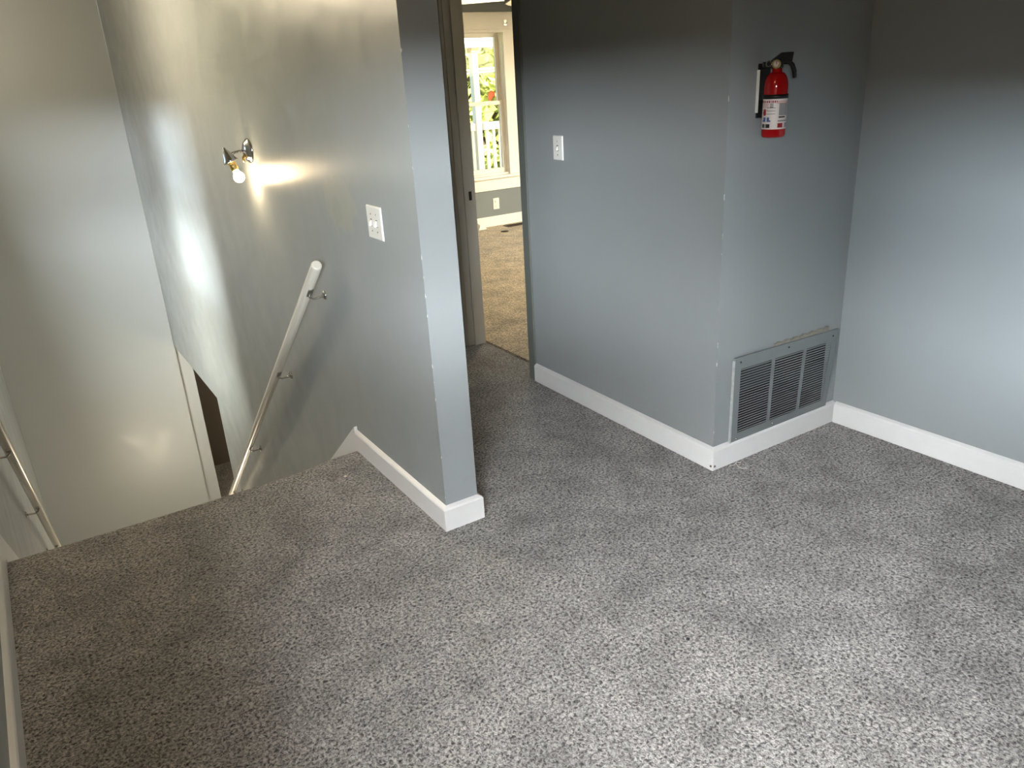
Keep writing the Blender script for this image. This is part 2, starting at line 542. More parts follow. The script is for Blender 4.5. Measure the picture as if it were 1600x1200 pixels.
# wall with the doorway
DY0, DY1, DZ = 3.345, 4.075, 2.03
wall('wall_door', (XD(2.0), 2.0031), (XD(4.25), 4.25), 0, ZC, -0.112, M['column'], [(DY0 - 2.003, DY1 - 2.003, -1, DZ)])
# wall with the extinguisher (face at y = 2.003)
VX0, VX1, VZ0, VZ1 = 2.285, 2.845, 0.115, 0.455
wall('wall_column', (2.935, 2.003), (XD(2.0) + 0.1118, 2.003), 0, ZC, -0.1, M['column'],
     [(2.935 - VX1, 2.935 - VX0, VZ0, VZ1)])
wall('wall_right', (2.932, 2.103), (3.04, YB - 0.02), 0, ZC, 0.12, M['wall'])
# far room
WX0, WX1, WZ0, WZ1 = 3.80, 4.755, 0.545, 2.0
wall('wall_room_far', (6.2, 7.5), (2.2, 7.5), 0, ZC, -0.14, M['room_wall'], [(6.2 - WX1, 6.2 - WX0, WZ0, WZ1)])
wall('wall_room_right', (6.2, 3.0), (6.2, 7.5), 0, ZC, -0.14, M['room_wall'], [(0.4, 3.2, 0.55, 2.05)])
wall('wall_room_left', (2.30, 7.5), (2.30, 4.251), 0, ZC, -0.1, M['room_wall'])
wall('wall_room_near', (2.29, 3.2), (6.2, 3.2), 0, ZC, -0.1, M['room_wall'])
mb = MB().box(-0.7, 6.5, -2.7, 8.6, ZC, ZC + 0.12)
struct(mb.build('ceiling', M['ceiling']))

# baseboards
PB = [(0, 0), (0.017, 0), (0.017, 0.086), (0.0135, 0.0915), (0.0, 0.1)]
YSK = 3.118
sweep_base('baseboard_stub', [(X_STUB + 0.133, 4.145), (X_STUB + 0.133, Y_STUB), (X_STUB, Y_STUB), (X_STUB, YSK)], [(-o, z) for o, z in PB], M['white'])
sweep_base('baseboard_column', [(XD(3.3), 3.30), (XD(2.0), 2.003), (2.934, 2.003)], [(o, z) for o, z in PB], M['white'])
sweep_base('baseboard_right', [(2.9345, 1.986), (3.038, YB)], [(o, z * 1.0) for o, z in PB], M['white'])
sweep_base('baseboard_left', [(XL(YB), YB), (XL(YSK), YSK)], PB, M['white'])
sweep_base('baseboard_room', [(6.2, 7.5), (2.3, 7.5)], [(-o, z * 1.1) for o, z in PB], M['cream'])
# two nail heads at the corner of the column baseboard (sub-parts of the board)
bbc = bpy.data.objects['baseboard_column']
for p, ax_ in (((XD(2.0) - 0.0170, 1.996, 0.020), (-1, 0, 0)), ((XD(2.0) - 0.006, 1.9860, 0.020), (0, -1, 0))):
    MB().lathe([(0.0055, -0.001), (0.0055, 0.001), (0.004, 0.003), (0.0, 0.0035)], p, ax_, n=14).build('nail_head', M['nickel'], bbc)
# slanted skirt boards along the stairs
def skirt(name, xf, side):
    y0, z0, sl = YSK, 0.118, -0.785
    L = 3.3
    pl = [(y0, z0), (y0 + L, z0 + sl * L), (y0 + L, z0 + sl * L - 0.35), (y0, -0.25)]
    mb = MB().prism([(xf(y), y, z) for y, z in pl], (0.016 * side, 0, 0))
    return struct(mb.build(name, M['white'], bevel=0.002))
skirt('trim_1', lambda y: X_STUB + 0.0005, -1)
skirt('trim_2', lambda y: XL(y) - 0.0005, 1)

# ------------------------------------------------------------------ doorway
d1 = struct(empty('door_1', (2.22, 3.7, 0)))
JX0, JX1 = XD(3.7) - 0.001, XD(3.7) + 0.118
mb = MB().box(JX0, JX1, DY1 - 0.018, DY1 - 0.0005, 0, DZ - 0.0005)
mb.build('jamb', M['jamb'], d1)
mb = MB().box(JX0, JX1, DY0 + 0.0005, DY0 + 0.018, 0, DZ - 0.0005)
mb.build('jamb', M['grey_trim'], d1)
mb = MB().box(JX0, JX1, DY0 + 0.018, DY1 - 0.018, DZ - 0.02, DZ - 0.0005)
mb.build('head_jamb', M['jamb'], d1)
mb = MB().box(JX0 + 0.042, JX1 - 0.004, DY1 - 0.031, DY1 - 0.018, 0, DZ - 0.02)
mb.build('door_stop', M['jamb'], d1)
mb = MB().box(JX0 + 0.048, JX1 - 0.03, DY0 + 0.018, DY0 + 0.026, 0, DZ - 0.02)
mb.build('door_stop', M['grey_trim'], d1)
mb = MB().box(JX0 - 0.018, JX0 + 0.001, DY1 - 0.012, DY1 + 0.055, 0, DZ + 0.055)
mb.build('casing', M['jamb'], d1, bevel=0.003)
mb = MB().box(JX0 - 0.016, JX0 + 0.001, DY0 - 0.045, DY0 + 0.012, 0, DZ + 0.055)
mb.build('casing', M['grey_trim'], d1, bevel=0.003)
mb = MB().box(JX0 - 0.018, JX0 + 0.001, DY0 + 0.012, DY1 - 0.012, DZ - 0.012, DZ + 0.055)
mb.build('casing', M['jamb'], d1, bevel=0.003)
mb = MB().box(JX1 - 0.048, JX1 - 0.030, DY1 - 0.0325, DY1 - 0.0305, 0.885, 0.935)
sp = mb.build('strike_plate', M['slot'], d1)
sp['label'] = 'small dark latch hole in the jamb'

# ------------------------------------------------------------------ far window
def window(name, x0, x1, y, z0, z1, cas_mat):
    """double-hung window in a wall whose room face is y; outside is +y"""
    w = struct(empty(name, ((x0 + x1) / 2, y, z0)))
    zm = 1.285
    mb = MB()                                                   # frame lining the opening
    mb.box(x0, x0 + 0.03, y + 0.0, y + 0.14, z0, z1); mb.box(x1 - 0.03, x1, y + 0.0, y + 0.14, z0, z1)
    mb.box(x0 + 0.03, x1 - 0.03, y, y + 0.14, z1 - 0.03, z1); mb.box(x0 + 0.03, x1 - 0.03, y, y + 0.14, z0, z0 + 0.02)
    mb.build('window_frame', cas_mat, w)
    for nm, za, zb, ya in (('upper_sash', zm - 0.02, z1 - 0.03, y + 0.075), ('lower_sash', z0 + 0.02, zm + 0.022, y + 0.035)):
        mb = MB()
        r = 0.042
        bt = 0.042 if nm == 'upper_sash' else 0.05
        mb.box(x0 + 0.03, x0 + 0.03 + r, ya, ya + 0.035, za, zb); mb.box(x1 - 0.03 - r, x1 - 0.03, ya, ya + 0.035, za, zb)
        mb.box(x0 + 0.03 + r, x1 - 0.03 - r, ya, ya + 0.035, za, za + bt); mb.box(x0 + 0.03 + r, x1 - 0.03 - r, ya, ya + 0.035, zb - 0.042, zb)
        s = mb.build(nm, cas_mat, w, bevel=0.003)
        MB().box(x0 + 0.03 + r - 0.004, x1 - 0.03 - r + 0.004, ya + 0.015, ya + 0.019, za + bt - 0.004, zb - 0.038).build('glass', M['glass'], s)
    for a, b in ((x0 - 0.17, x0 + 0.006), (x1 - 0.006, x1 + 0.17)):
        mb = MB().box(a, b, y - 0.02, y - 0.0005, z0 - 0.002, z1 - 0.006)
        mb.build('side_casing', cas_mat, w, bevel=0.003)
    MB().box(x0 - 0.17, x1 + 0.17, y - 0.02, y - 0.0005, z1 - 0.006, z1 + 0.16).build('head_casing', cas_mat, w, bevel=0.003)
    mb = MB()                                                   # inner stop bead
    mb.box(x0 + 0.006, x0 + 0.026, y - 0.028, y + 0.02, z0, z1 - 0.006); mb.box(x1 - 0.026, x1 - 0.006, y - 0.028, y + 0.02, z0, z1 - 0.006)
    mb.box(x0 + 0.026, x1 - 0.026, y - 0.028, y + 0.02, z1 - 0.03, z1 - 0.006)
    mb.build('stop_bead', cas_mat, w)
    MB().box(x0 - 0.19, x1 + 0.19, y - 0.055, y + 0.035, z0 - 0.03, z0 - 0.002).build('window_sill', cas_mat, w, bevel=0.005)
    MB().box(x0 - 0.17, x1 + 0.17, y - 0.02, y - 0.0005, z0 - 0.155, z0 - 0.03).build('apron', cas_mat, w, bevel=0.003)
    return w
window('window_1', WX0, WX1, 7.5, WZ0, WZ1, M['cream'])

def side_window(name, xf, y0, y1, z0, z1, sgn, thick=0.14):
    """plain sash window in a wall running along y; sgn = outward x direction"""
    w = struct(empty(name, (xf, (y0 + y1) / 2, z0)))
    a, b = sorted((xf + sgn * 0.04, xf + sgn * 0.10))
    mb = MB()
    t = 0.05
    mb.box(a, b, y0 + 0.001, y0 + t, z0 + 0.001, z1 - 0.001); mb.box(a, b, y1 - t, y1 - 0.001, z0 + 0.001, z1 - 0.001)
    for z in (z0 + 0.001, (z0 + z1) / 2 - t / 2, z1 - t - 0.001):
        mb.box(a, b, y0 + t, y1 - t, z, z + t)
    s = mb.build('sash', M['white'], w)
    xm = (a + b) / 2
    MB().box(xm - 0.002, xm + 0.002, y0 + t - 0.003, y1 - t + 0.003, z0 + t - 0.003, z1 - t).build('glass', M['glass'], s)
    return w
side_window('window_2', XL(0), -0.748, 0.598, 1.08, 1.83, -1)
side_window('window_3', XL(5.1), 4.552, 5.648, 0.55, 1.75, -1)
side_window('window_4', 6.2, 3.401, 6.199, 0.55, 2.05, 1)

# ------------------------------------------------------------------ handrails
def handrail(label, xw, xr, side, y0, y1, sl, zc0, brs):
    """round rail beside a wall; brackets at the y values in brs"""
    rz = lambda y: zc0 + sl * (y - y0)
    t = empty('handrail', (xw(y0), y0, rz(y0)))
    tag(t, label, 'handrail', 'stair handrails')
    mb = MB()
    ex = Vector((0, 1, sl)).normalized()
    p0, p1 = Vector((xr(y0), y0, rz(y0))), Vector((xr(y1), y1, rz(y1)))
    k = 0.006
    mb.tube([p0, p0 + ex * 0.004, p0 + ex * 0.012, p1 - ex * 0.012, p1 - ex * 0.004, p1], [0.017, 0.0215, 0.0235, 0.0235, 0.0215, 0.017], n=20)
    mb.build('rail', M['rail'], t)
    for y in brs:
        x, z, w = xr(y), rz(y), xw(y)
        root = Vector((w, y, z - 0.045))
        b = MB()
        b.tube([root, root - Vector((side * 0.02, 0, 0.004)), Vector((x + side * 0.018, y, z - 0.052)), Vector((x, y, z - 0.042)), Vector((x, y, z - 0.020))],
               [0.008, 0.0055, 0.005, 0.005, 0.006], n=10)
        br = b.build('bracket', M['nickel'], t)
        q = MB().lathe([(0.0, 0.0), (0.021, 0.0), (0.021, 0.004), (0.013, 0.009), (0.0, 0.011)], (w, y, z - 0.045), (-side, 0, 0), n=20)
        q.build('wall_plate', M['nickel'], br)
        e1 = ex * 0.03
        m = Vector((x, y, z)) - Vector((0, -sl, 1)).normalized() * 0.024
        u = Vector((1, 0, 0)) * 0.011
        nn = Vector((0, -sl, 1)).normalized() * 0.003
        MB().hexa([m - e1 - u - nn, m + e1 - u - nn, m + e1 + u - nn, m - e1 + u - nn], [m - e1 - u + nn, m + e1 - u + nn, m + e1 + u + nn, m - e1 + u + nn]).build('saddle', M['nickel'], br)
    return t
handrail('round white handrail on the partition wall under the wall lamp', lambda y: X_STUB, lambda y: 1.012, 1, 3.13, 6.35, -0.785, 0.868, [3.298, 4.07, 5.187, 6.2])
handrail('round white handrail on the left stairwell wall at the picture edge', XL, lambda y: XL(y) + 0.07, -1, 3.13, 6.35, -0.785, 0.868, [3.298, 4.2, 5.187, 6.2])

# ------------------------------------------------------------------ sconce
PL = Vector((X_STUB, 4.13, 1.272))
t = empty('wall_lamp', PL)
tag(t, 'small chrome wall lamp with one lit bare bulb above the stairs', 'lamp')
MB().lathe([(0.062, 0.0), (0.062, 0.006), (0.056, 0.014), (0.05, 0.016), (0.046, 0.024), (0.034, 0.03), (0.02, 0.034), (0.0, 0.035)], PL, (-1, 0, 0), n=36).build('wall_plate', M['chrome'], t)
cup = Vector((0.972, 4.14, 1.258))
ax = Vector((0.30, -0.18, -1.0)).normalized()
b = MB()
b.tube([PL + Vector((-0.03, 0, 0)), PL + Vector((-0.05, 0.0, 0.002)), PL.lerp(cup, 0.75) + Vector((0, 0, 0.006)), cup], [0.009, 0.007, 0.007, 0.008], n=12)
b.build('arm', M['chrome'], t)
b = MB().lathe([(0.0, 0.0), (0.008, 0.0), (0.008, 0.01)], PL + Vector((-0.028, 0.0, -0.03)), (-1, 0, 0), n=14)
b.tube([PL + Vector((-0.03, -0.01, -0.012)), PL + Vector((-0.045, -0.018, -0.03)), PL + Vector((-0.04, -0.022, -0.05))], [0.005, 0.006, 0.007], n=10)
b.build('switch_knob', M['brass'], t)
b = MB().lathe([(0.0, -0.042), (0.006, -0.04), (0.008, -0.03), (0.016, -0.02), (0.024, -0.004), (0.03, 0.014), (0.036, 0.024), (0.038, 0.034), (0.035, 0.035), (0.034, 0.026), (0.02, 0.02), (0.0, 0.018)], cup, ax, n=32)
b.build('cup', M['chrome'], t)
prf = [(0.0, 0.02), (0.019, 0.02)]
for k in range(5):
    prf += [(0.019, 0.034 + k * 0.008), (0.021, 0.037 + k * 0.008), (0.019, 0.040 + k * 0.008)]
prf += [(0.016, 0.078), (0.0, 0.079)]
so = MB().lathe(prf, cup, ax, n=24).build('socket', M['brass'], t)
so['label'] = 'ribbed brass-coloured lamp socket'
bp = [(0.0, 0.074), (0.013, 0.076), (0.015, 0.086)]
for k in range(1, 13):
    a = math.pi * 0.22 + k * (math.pi * 0.78) / 12
    bp.append((0.027 * math.sin(a), 0.112 - 0.027 * math.cos(a)))
bu = MB().lathe(bp, cup, ax, n=24).build('bulb', M['bulb'], t)
bu['label'] = 'glowing warm white bulb'
lp = lamp('bulb_light', 'POINT', cup + ax * 0.112, 28.0, (1.0, 0.77, 0.46), shadow_soft_size=0.03)

# ------------------------------------------------------------------ switches, outlet
def plate_x(name, label, cat, xf, y0, y1, z0, z1, toggles, sgn=-1):
    """toggle switch plate on a wall facing -x"""
    t = empty(name, (xf, (y0 + y1) / 2, z0))
    tag(t, label, cat)
    e = 0.006
    MB().hexa([(xf - 0.0002, y0, z0), (xf - 0.0002, y1, z0), (xf - 0.0002, y1, z1), (xf - 0.0002, y0, z1)],
              [(xf - e, y0 + .004, z0 + .004), (xf - e, y1 - .004, z0 + .004), (xf - e, y1 - .004, z1 - .004), (xf - e, y0 + .004, z1 - .004)]).build('plate', M['plate'], t, bevel=0.0015)
    zc = (z0 + z1) / 2
    for i in range(toggles):
        yc = (y0 + y1) / 2 + (i - (toggles - 1) / 2) * 0.046
        b = MB().hexa([(xf - e + .001, yc - .005, zc - .011), (xf - e + .001, yc + .005, zc - .011), (xf - e + .001, yc + .005, zc + .011), (xf - e + .001, yc - .005, zc + .011)],
                      [(xf - e - .012, yc - .004, zc - .011), (xf - e - .012, yc + .004, zc - .011), (xf - e - .009, yc + .004, zc + .001), (xf - e - .009, yc - .004, zc + .001)])
        tg = b.build('toggle', M['plate'], t)
        s = MB().box(xf - e - .0006, xf - e + .0006, yc - .0062, yc + .0062, zc - .0135, zc + .0125)
        s.build('toggle_slot', M['slot'], tg)
        for dz in (-0.03, 0.03):
            MB().lathe([(0.0034, 0), (0.0030, 0.0012), (0.0, 0.0014)], (xf - e, yc, zc + dz), (-1, 0, 0), n=12).build('screw', M['nickel'], t)
    return t
plate_x('light_switch', 'white double toggle switch plate on the partition wall', 'light switch', X_STUB, 2.556, 2.684, 1.030, 1.150, 2)
plate_x('light_switch', 'white single toggle switch plate on the wall beside the doorway', 'light switch', XD(3.03), 2.992, 3.068, 1.173, 1.283, 1)

t = empty('wall_outlet', (4.536, 7.5, 0.18))
tag(t, 'white wall outlet under the window of the far room', 'outlet')
MB().box(4.497, 4.575, 7.494, 7.4998, 0.182, 0.302).build('plate', M['plate'], t, bevel=0.002)
for z in (0.218, 0.266):
    s = MB().lathe([(0.017, 0), (0.016, 0.002), (0.0, 0.0022)], (4.536, 7.494, z), (0, -1, 0), n=20).build('socket', M['cream'], t)
    MB().box(4.528, 4.5305, 7.4912, 7.4925, z - 0.002, z + 0.006).box(4.5415, 4.544, 7.4912, 7.4925, z - 0.002, z + 0.006).build('slots', M['slot'], s)

# ------------------------------------------------------------------ fire extinguisher
AX, AY = 2.339, 1.943
Z0 = 1.296
t = empty('fire_extinguisher', (AX, AY, Z0))
tag(t, 'red fire extinguisher with black handle hanging on the wall above the vent', 'fire extinguisher')
R_ = 0.0405
prof = [(0, 0.004), (0.030, 0.0), (0.036, 0.0), (0.039, 0.003), (R_, 0.010), (R_, 0.165)]
for k in range(1, 10):
    a = k / 9 * math.pi * 0.42
    prof.append((R_ * (0.36 + 0.64 * math.cos(a) ** 1.0) if k < 9 else 0.018, 0.165 + 0.05 * math.sin(a)))
prof += [(0.0165, 0.222), (0.0165, 0.232), (0.0, 0.232)]
tank = MB().lathe(prof, (AX, AY, Z0), (0, 0, 1), n=40).build('tank', M['red'], t)
# label wrapped round the tank; cells carry ink colours
mb = MB()
NA, NZ = 60, 40
a0, a1 = math.radians(-228), math.radians(-24)
za, zb = 0.028, 0.128
def ink(u, v):
    if v > 0.94: return 0
    if u < 0.55:
        if v > 0.88: return 5 if (int(u * 60) % 3) else 0
        if v > 0.72: return 1 if (0.1 < u < 0.32 and int(v * 60) % 3) else (2 if 0.36 < u < 0.44 and int(v * 40) % 2 else 0)
        if v > 0.44:
            if 0.13 < u < 0.24 and ((v - 0.55) / 0.13) ** 2 + ((u - 0.19) / 0.055) ** 2 < 1: return 5
            if 0.28 < u < 0.5 and int(v * 40) % 4 == 0: return 4
            return 1 if 0.1 < u < 0.3 and int(v * 40) % 5 == 0 else 0
        if 0.24 < v < 0.40: return 3 if (0.12 < u < 0.24 or 0.28 < u < 0.4) and not ((u * 50) % 6 < 1.4 and v > 0.3) else 0
        if 0.06 < v < 0.17: return 2 if 0.12 < u < 0.4 and not (int(u * 120) % 5 == 0) else 0
        return 0
    if v > 0.84: return 1 if int(v * 50) % 2 else 0
    if v > 0.46: return 4 if 0.6 < u < 0.88 else 0
    if v > 0.34: return 2 if 0.6 < u < 0.8 and int(v * 50) % 3 else 0
    if v > 0.2: return 4 if 0.58 < u < 0.92 and int(v * 60) % 2 else 0
    if v > 0.05: return 5 if 0.57 < u < 0.72 else (0 if u < 0.8 else 4)
    return 0
vs = []
for j in range(NZ + 1):
    for i in range(NA + 1):
        a = a0 + (a1 - a0) * i / NA
        vs.append((AX + (R_ + 0.0005) * math.cos(a), AY + (R_ + 0.0005) * math.sin(a), Z0 + za + (zb - za) * j / NZ))
for j in range(NZ):
    for i in range(NA):
        k = j * (NA + 1) + i
        # u over the part of the label that faces the landing
        mb.add([vs[k], vs[k + 1], vs[k + NA + 2], vs[k + NA + 1]], [(0, 1, 2, 3)], True, ink(min(0.99, (i + .5) / NA * 1.12), (j + .5) / NZ))
lb = mb.build('label', [M['label_white'], M['label_pink'], M['label_dark'], M['label_blue'], M['label_grey'], M['label_red']], tank)
lb['label'] = 'white instruction sticker with red, blue and black print'
# strap of the wall bracket
MB().lathe([(R_ + 0.0005, 0.128), (R_ + 0.003, 0.128), (R_ + 0.003, 0.142), (R_ + 0.0005, 0.142), (R_ + 0.0005, 0.128)], (AX, AY, Z0), (0, 0, 1), n=40).build('strap', M['black'], t)
b = MB().box(AX - 0.0285, AX + 0.03, 1.995, 2.0028, 1.36, 1.54)
b.box(AX - 0.02, AX + 0.02, AY + R_ + 0.001, 1.995, 1.36, 1.45)
b.box(AX - 0.027, AX - 0.022, AY + 0.02, 1.995, 1.42, 1.52)
b.build('wall_bracket', M['black'], t, bevel=0.002)
bk = MB().box(AX - 0.0325, AX - 0.0298, 1.990, 2.0026, 1.378, 1.520).build('bracket_edge', M['plate'], t, bevel=0.001)
bk['label'] = 'pale edge strip of the wall bracket'
# valve head: body, top lever, carry handle, nozzle, gauge, pin
MB().lathe([(0.0, 0.226), (0.02, 0.226), (0.021, 0.232), (0.018, 0.24), (0.016, 0.255), (0.0, 0.256)], (AX, AY, Z0), (0, 0, 1), n=24).build('valve', M['black'], t)
hd = Vector((0.83, -0.50, 0)).normalized()       # direction the handle points
sd = Vector((-hd.y, hd.x, 0))
def hpts(ls):
    return [Vector((AX, AY, Z0)) + hd * a + Vector((0, 0, z)) for a, z in ls]
b = MB().prism([p - sd * 0.011 for p in hpts([(-0.045, 0.236), (-0.03, 0.246), (0.012, 0.276), (0.052, 0.276), (0.05, 0.262), (0.048, 0.245), (0.02, 0.243), (-0.012, 0.243), (-0.04, 0.232)])], sd * 0.022)
b.build('handle', M['black'], t, bevel=0.003)
b = MB().tube(hpts([(0.02, 0.246), (0.04, 0.245), (0.052, 0.234), (0.06, 0.215), (0.063, 0.192)]), [0.009, 0.009, 0.008, 0.008, 0.007], n=12)
b.build('squeeze_lever', M['black'], t)
b = MB().tube(hpts([(-0.01, 0.243), (-0.035, 0.241), (-0.05, 0.240)]), [0.01, 0.008, 0.009], n=14)
b.build('nozzle', M['black'], t)
gc = Vector((AX, AY, Z0 + 0.240)) + Vector((-0.50, -0.86, 0)) * 0.022 + hd * -0.012
ga = Vector((-0.60, -0.80, 0.05))
g = MB().lathe([(0.0, -0.01), (0.012, -0.01), (0.0145, -0.004), (0.0145, 0.004), (0.012, 0.0055), (0.0115, 0.003), (0.0, 0.003)], gc, ga, n=28).build('gauge', M['brass'], t)
g['label'] = 'round brass-rimmed pressure gauge'
MB().lathe([(0.0, 0.0032), (0.0114, 0.0034), (0.0, 0.0036)], gc, ga, n=24).build('gauge_face', M['label_white'], g)
q_ = ga.normalized().to_track_quat('Z', 'Y').to_matrix()
c4 = lambda w0, w1, h0, h1, d: [gc + q_ @ Vector(p) for p in ((w0, h0, d), (w1, h0, d), (w1, h1, d), (w0, h1, d))]
MB().hexa(c4(-0.0012, 0.0012, -0.002, 0.009, 0.0038), c4(-0.0012, 0.0012, -0.002, 0.009, 0.0046)).build('gauge_needle', M['label_red'], g)
pr = MB()
pc = gc + hd * -0.026 + Vector((0, 0, 0.002))
ring = [pc + (sd * 0 + hd * math.cos(a) + Vector((0, 0, 1)) * math.sin(a)) * 0.009 for a in [k * 2 * math.pi / 20 for k in range(21)]]
pr.tube(ring, 0.0016, n=8, cap=False)
pr.build('pull_pin', M['nickel'], t)

# ------------------------------------------------------------------ return-air vent (right top corner has come away from the wall)
VL, VR, VB, VT = 2.264, 2.869, 0.092, 0.462
YW = 2.003
def vp(u, v, off=0.0):
    """point on the warped vent face; u, v in 0..1, off = out from the face"""
    lean = 0.010 + 0.026 * u * v + 0.004 * v
    return Vector((VL + (VR - VL) * u - 0.004 * v, YW - lean - off, VB + (VT - VB) * v))
t = empty('return_air_vent', ((VL + VR) / 2, YW, VB))
tag(t, 'grey painted louvred air vent above the baseboard, leaning out at its top right corner', 'vent')
# frame with flanges
mb = MB()
U0, U1, V0, V1 = 0.055, 0.945, 0.10, 0.865
def quad(u0, u1, v0, v1, o0, o1, nu=6):
    for i in range(nu):
        a, c = u0 + (u1 - u0) * i / nu, u0 + (u1 - u0) * (i + 1) / nu
        mb.hexa([vp(a, v0, o0), vp(c, v0, o0), vp(c, v1, o0), vp(a, v1, o0)], [vp(a, v0, o1), vp(c, v0, o1), vp(c, v1, o1), vp(a, v1, o1)])
quad(0, 1, V1, 1, -0.002, 0.0); quad(0, 1, 0, V0, -0.002, 0.0)
quad(0, U0, V0, V1, -0.002, 0.0, 1); quad(U1, 1, V0, V1, -0.002, 0.0, 1)
def flange(a, b):
    pa, pb = vp(*a), vp(*b)
    wa, wb = Vector((pa.x, max(pa.y + 0.009, pa.y), pa.z)), Vector((pb.x, pb.y + 0.009, pb.z))
    k = (pb - pa).cross(Vector((0, 1, 0))).normalized() * 0.0015
    mb.hexa([pa, pb, wb, wa], [pa + k, pb + k, wb + k, wa + k])
for i in range(6):
    flange((i / 6, 1), ((i + 1) / 6, 1)); flange((i / 6, 0), ((i + 1) / 6, 0))
flange((1, 0), (1, 1))
mb.build('frame', M['vent'], t)
# left flange: bare, bent edge strip
mb = MB()
mb.hexa([vp(-0.014, 0.0, -0.008), vp(-0.004, 0.0, -0.008), vp(-0.004, 0.98, -0.006), vp(-0.014, 0.98, -0.006)],
        [vp(-0.014, 0.0, 0.002), vp(-0.004, 0.0, 0.002), vp(-0.004, 0.98, 0.002), vp(-0.014, 0.98, 0.002)])
ef = mb.build('edge_strip', M['chipped'], t)
ef['label'] = 'pale chipped edge strip'
# louvres, three bays
mb = MB()
ub = [(U0, 0.345), (0.375, 0.655), (0.685, U1)]
NS = 25
for (a, c) in ub:
    for k in range(NS):
        v = V0 + (V1 - V0) * (k + 0.5) / NS
        h = (V1 - V0) / NS
        p = [vp(a, v + h * 0.24, 0.0006), vp(c, v + h * 0.24, 0.0006), vp(c, v - h * 0.24, -0.001), vp(a, v - h * 0.24, -0.001)]
        d = Vector((0, 0, 0.0012))
        mb.hexa(p, [q + d for q in p])
mb.build('louvers', M['vent'], t)
for a, c in ((0.345, 0.375), (0.655, 0.685)):
    mb = MB()
    mb.hexa([vp(a, V0, -0.002), vp(c, V0, -0.002), vp(c, V1, -0.002), vp(a, V1, -0.002)], [vp(a, V0, 0.001), vp(c, V0, 0.001), vp(c, V1, 0.001), vp(a, V1, 0.001)])
    mb.build('mullion', M['vent'], t)
for u, v in ((0.05, 0.945), (0.5, 0.955), (0.95, 0.93), (0.05, 0.03), (0.41, 0.05)):
    MB().lathe([(0.0042, -0.001), (0.0042, 0.0012), (0.003, 0.0026), (0.0, 0.003)], vp(u, v, 0), (0, -1, 0), n=12).build('screw', M['nickel'] if v < 0.5 else M['slot'], t)
# duct behind the vent and the raw edge of the hole above it
dy0, dy1 = 2.0045, 2.30
mb = MB().box(VX0 + 0.0005, VX1 - 0.0005, dy1, dy1 + 0.01, VZ0 + 0.0005, VZ1 - 0.0005)
mb.box(VX0 + 0.0005, VX0 + 0.003, dy0, dy1, VZ0 + 0.0005, VZ1 - 0.0005); mb.box(VX1 - 0.003, VX1 - 0.0005, dy0, dy1, VZ0 + 0.0005, VZ1 - 0.0005)
mb.box(VX0 + 0.003, VX1 - 0.003, dy0, dy1, VZ0 + 0.0005, VZ0 + 0.003); mb.box(VX0 + 0.003, VX1 - 0.003, dy0, dy1, VZ1 - 0.003, VZ1 - 0.0005)
struct(mb.build('trim_duct', M['duct']))
mb = MB()
for i in range(24):
    x = 2.50 + i * 0.0142
    z = 0.462 + 0.003 * math.sin(i * 1.7) + 0.002 * random.random()
    mb.box(x, x + 0.0142, 1.992, 2.0029, 0.452, z + 0.006)
struct(mb.build('trim_raw_plaster', M['plaster'], merge=False))


# ------------------------------------------------------------------ far room things
t = empty('ceiling_fan', (3.43, 5.10, 2.05))
tag(t, 'white ceiling fan in the far room, blade ends showing at the top of the doorway', 'ceiling fan')
MB().lathe([(0.0, ZC - 2.05 - 0.0005), (0.07, ZC - 2.05 - 0.0005), (0.065, ZC - 2.05 - 0.03), (0.02, ZC - 2.05 - 0.06), (0.015, 0.12), (0.09, 0.10), (0.11, 0.05), (0.11, 0.0), (0.08, -0.03), (0.0, -0.04)], (3.43, 5.10, 2.05), (0, 0, 1), n=32).build('motor', M['cream'], t)
for k in range(5):
    a = math.radians(64 + 72 * k)
    u = Vector((math.cos(a), math.sin(a), 0)); s = Vector((-math.sin(a), math.cos(a), 0)); up = Vector((0, 0, 1))
    c0 = Vector((3.43, 5.10, 2.06))
    tl = (s + up * 0.22).normalized()
    pl = [(0.16, -0.05), (0.70, -0.065), (0.745, -0.04), (0.755, 0.0), (0.745, 0.04), (0.70, 0.065), (0.16, 0.05)]
    MB().prism([c0 + u * r + tl * w for r, w in pl], (0, 0, 0.007)).build('blade', M['cream'], t)
    MB().prism([c0 + u * r + s * w - up * 0.006 for r, w in [(0.08, -0.015), (0.20, -0.03), (0.20, 0.03), (0.08, 0.015)]], (0, 0, 0.006)).build('blade_iron', M['nickel'], t)

fb = MB().lathe([(0.0, -0.135), (0.05, -0.125), (0.08, -0.10), (0.09, -0.065), (0.085, -0.045), (0.0, -0.042)], (3.43, 5.10, 2.05), (0, 0, 1), n=28).build('fill_bowl', M['glow'], t)  # glowing bowl added around the far room fill
t = empty('floor_register', (4.75, 7.38, 0.004))
tag(t, 'brown metal floor register set in the carpet below the window', 'floor register')
mb = MB()
RX0, RX1, RY0, RY1 = 4.55, 4.93, 7.285, 7.40
mb.box(RX0, RX1, RY0, RY0 + 0.018, 0.0042, 0.010); mb.box(RX0, RX1, RY1 - 0.018, RY1, 0.0042, 0.010)
mb.box(RX0, RX0 + 0.018, RY0 + 0.018, RY1 - 0.018, 0.0042, 0.010); mb.box(RX1 - 0.018, RX1, RY0 + 0.018, RY1 - 0.018, 0.0042, 0.010)
mb.build('frame', M['register'], t)
mb = MB()
for i in range(20):
    x = RX0 + 0.022 + i * 0.0172
    mb.box(x, x + 0.006, RY0 + 0.018, RY1 - 0.018, 0.0045, 0.009)
mb.build('grille', M['register'], t)
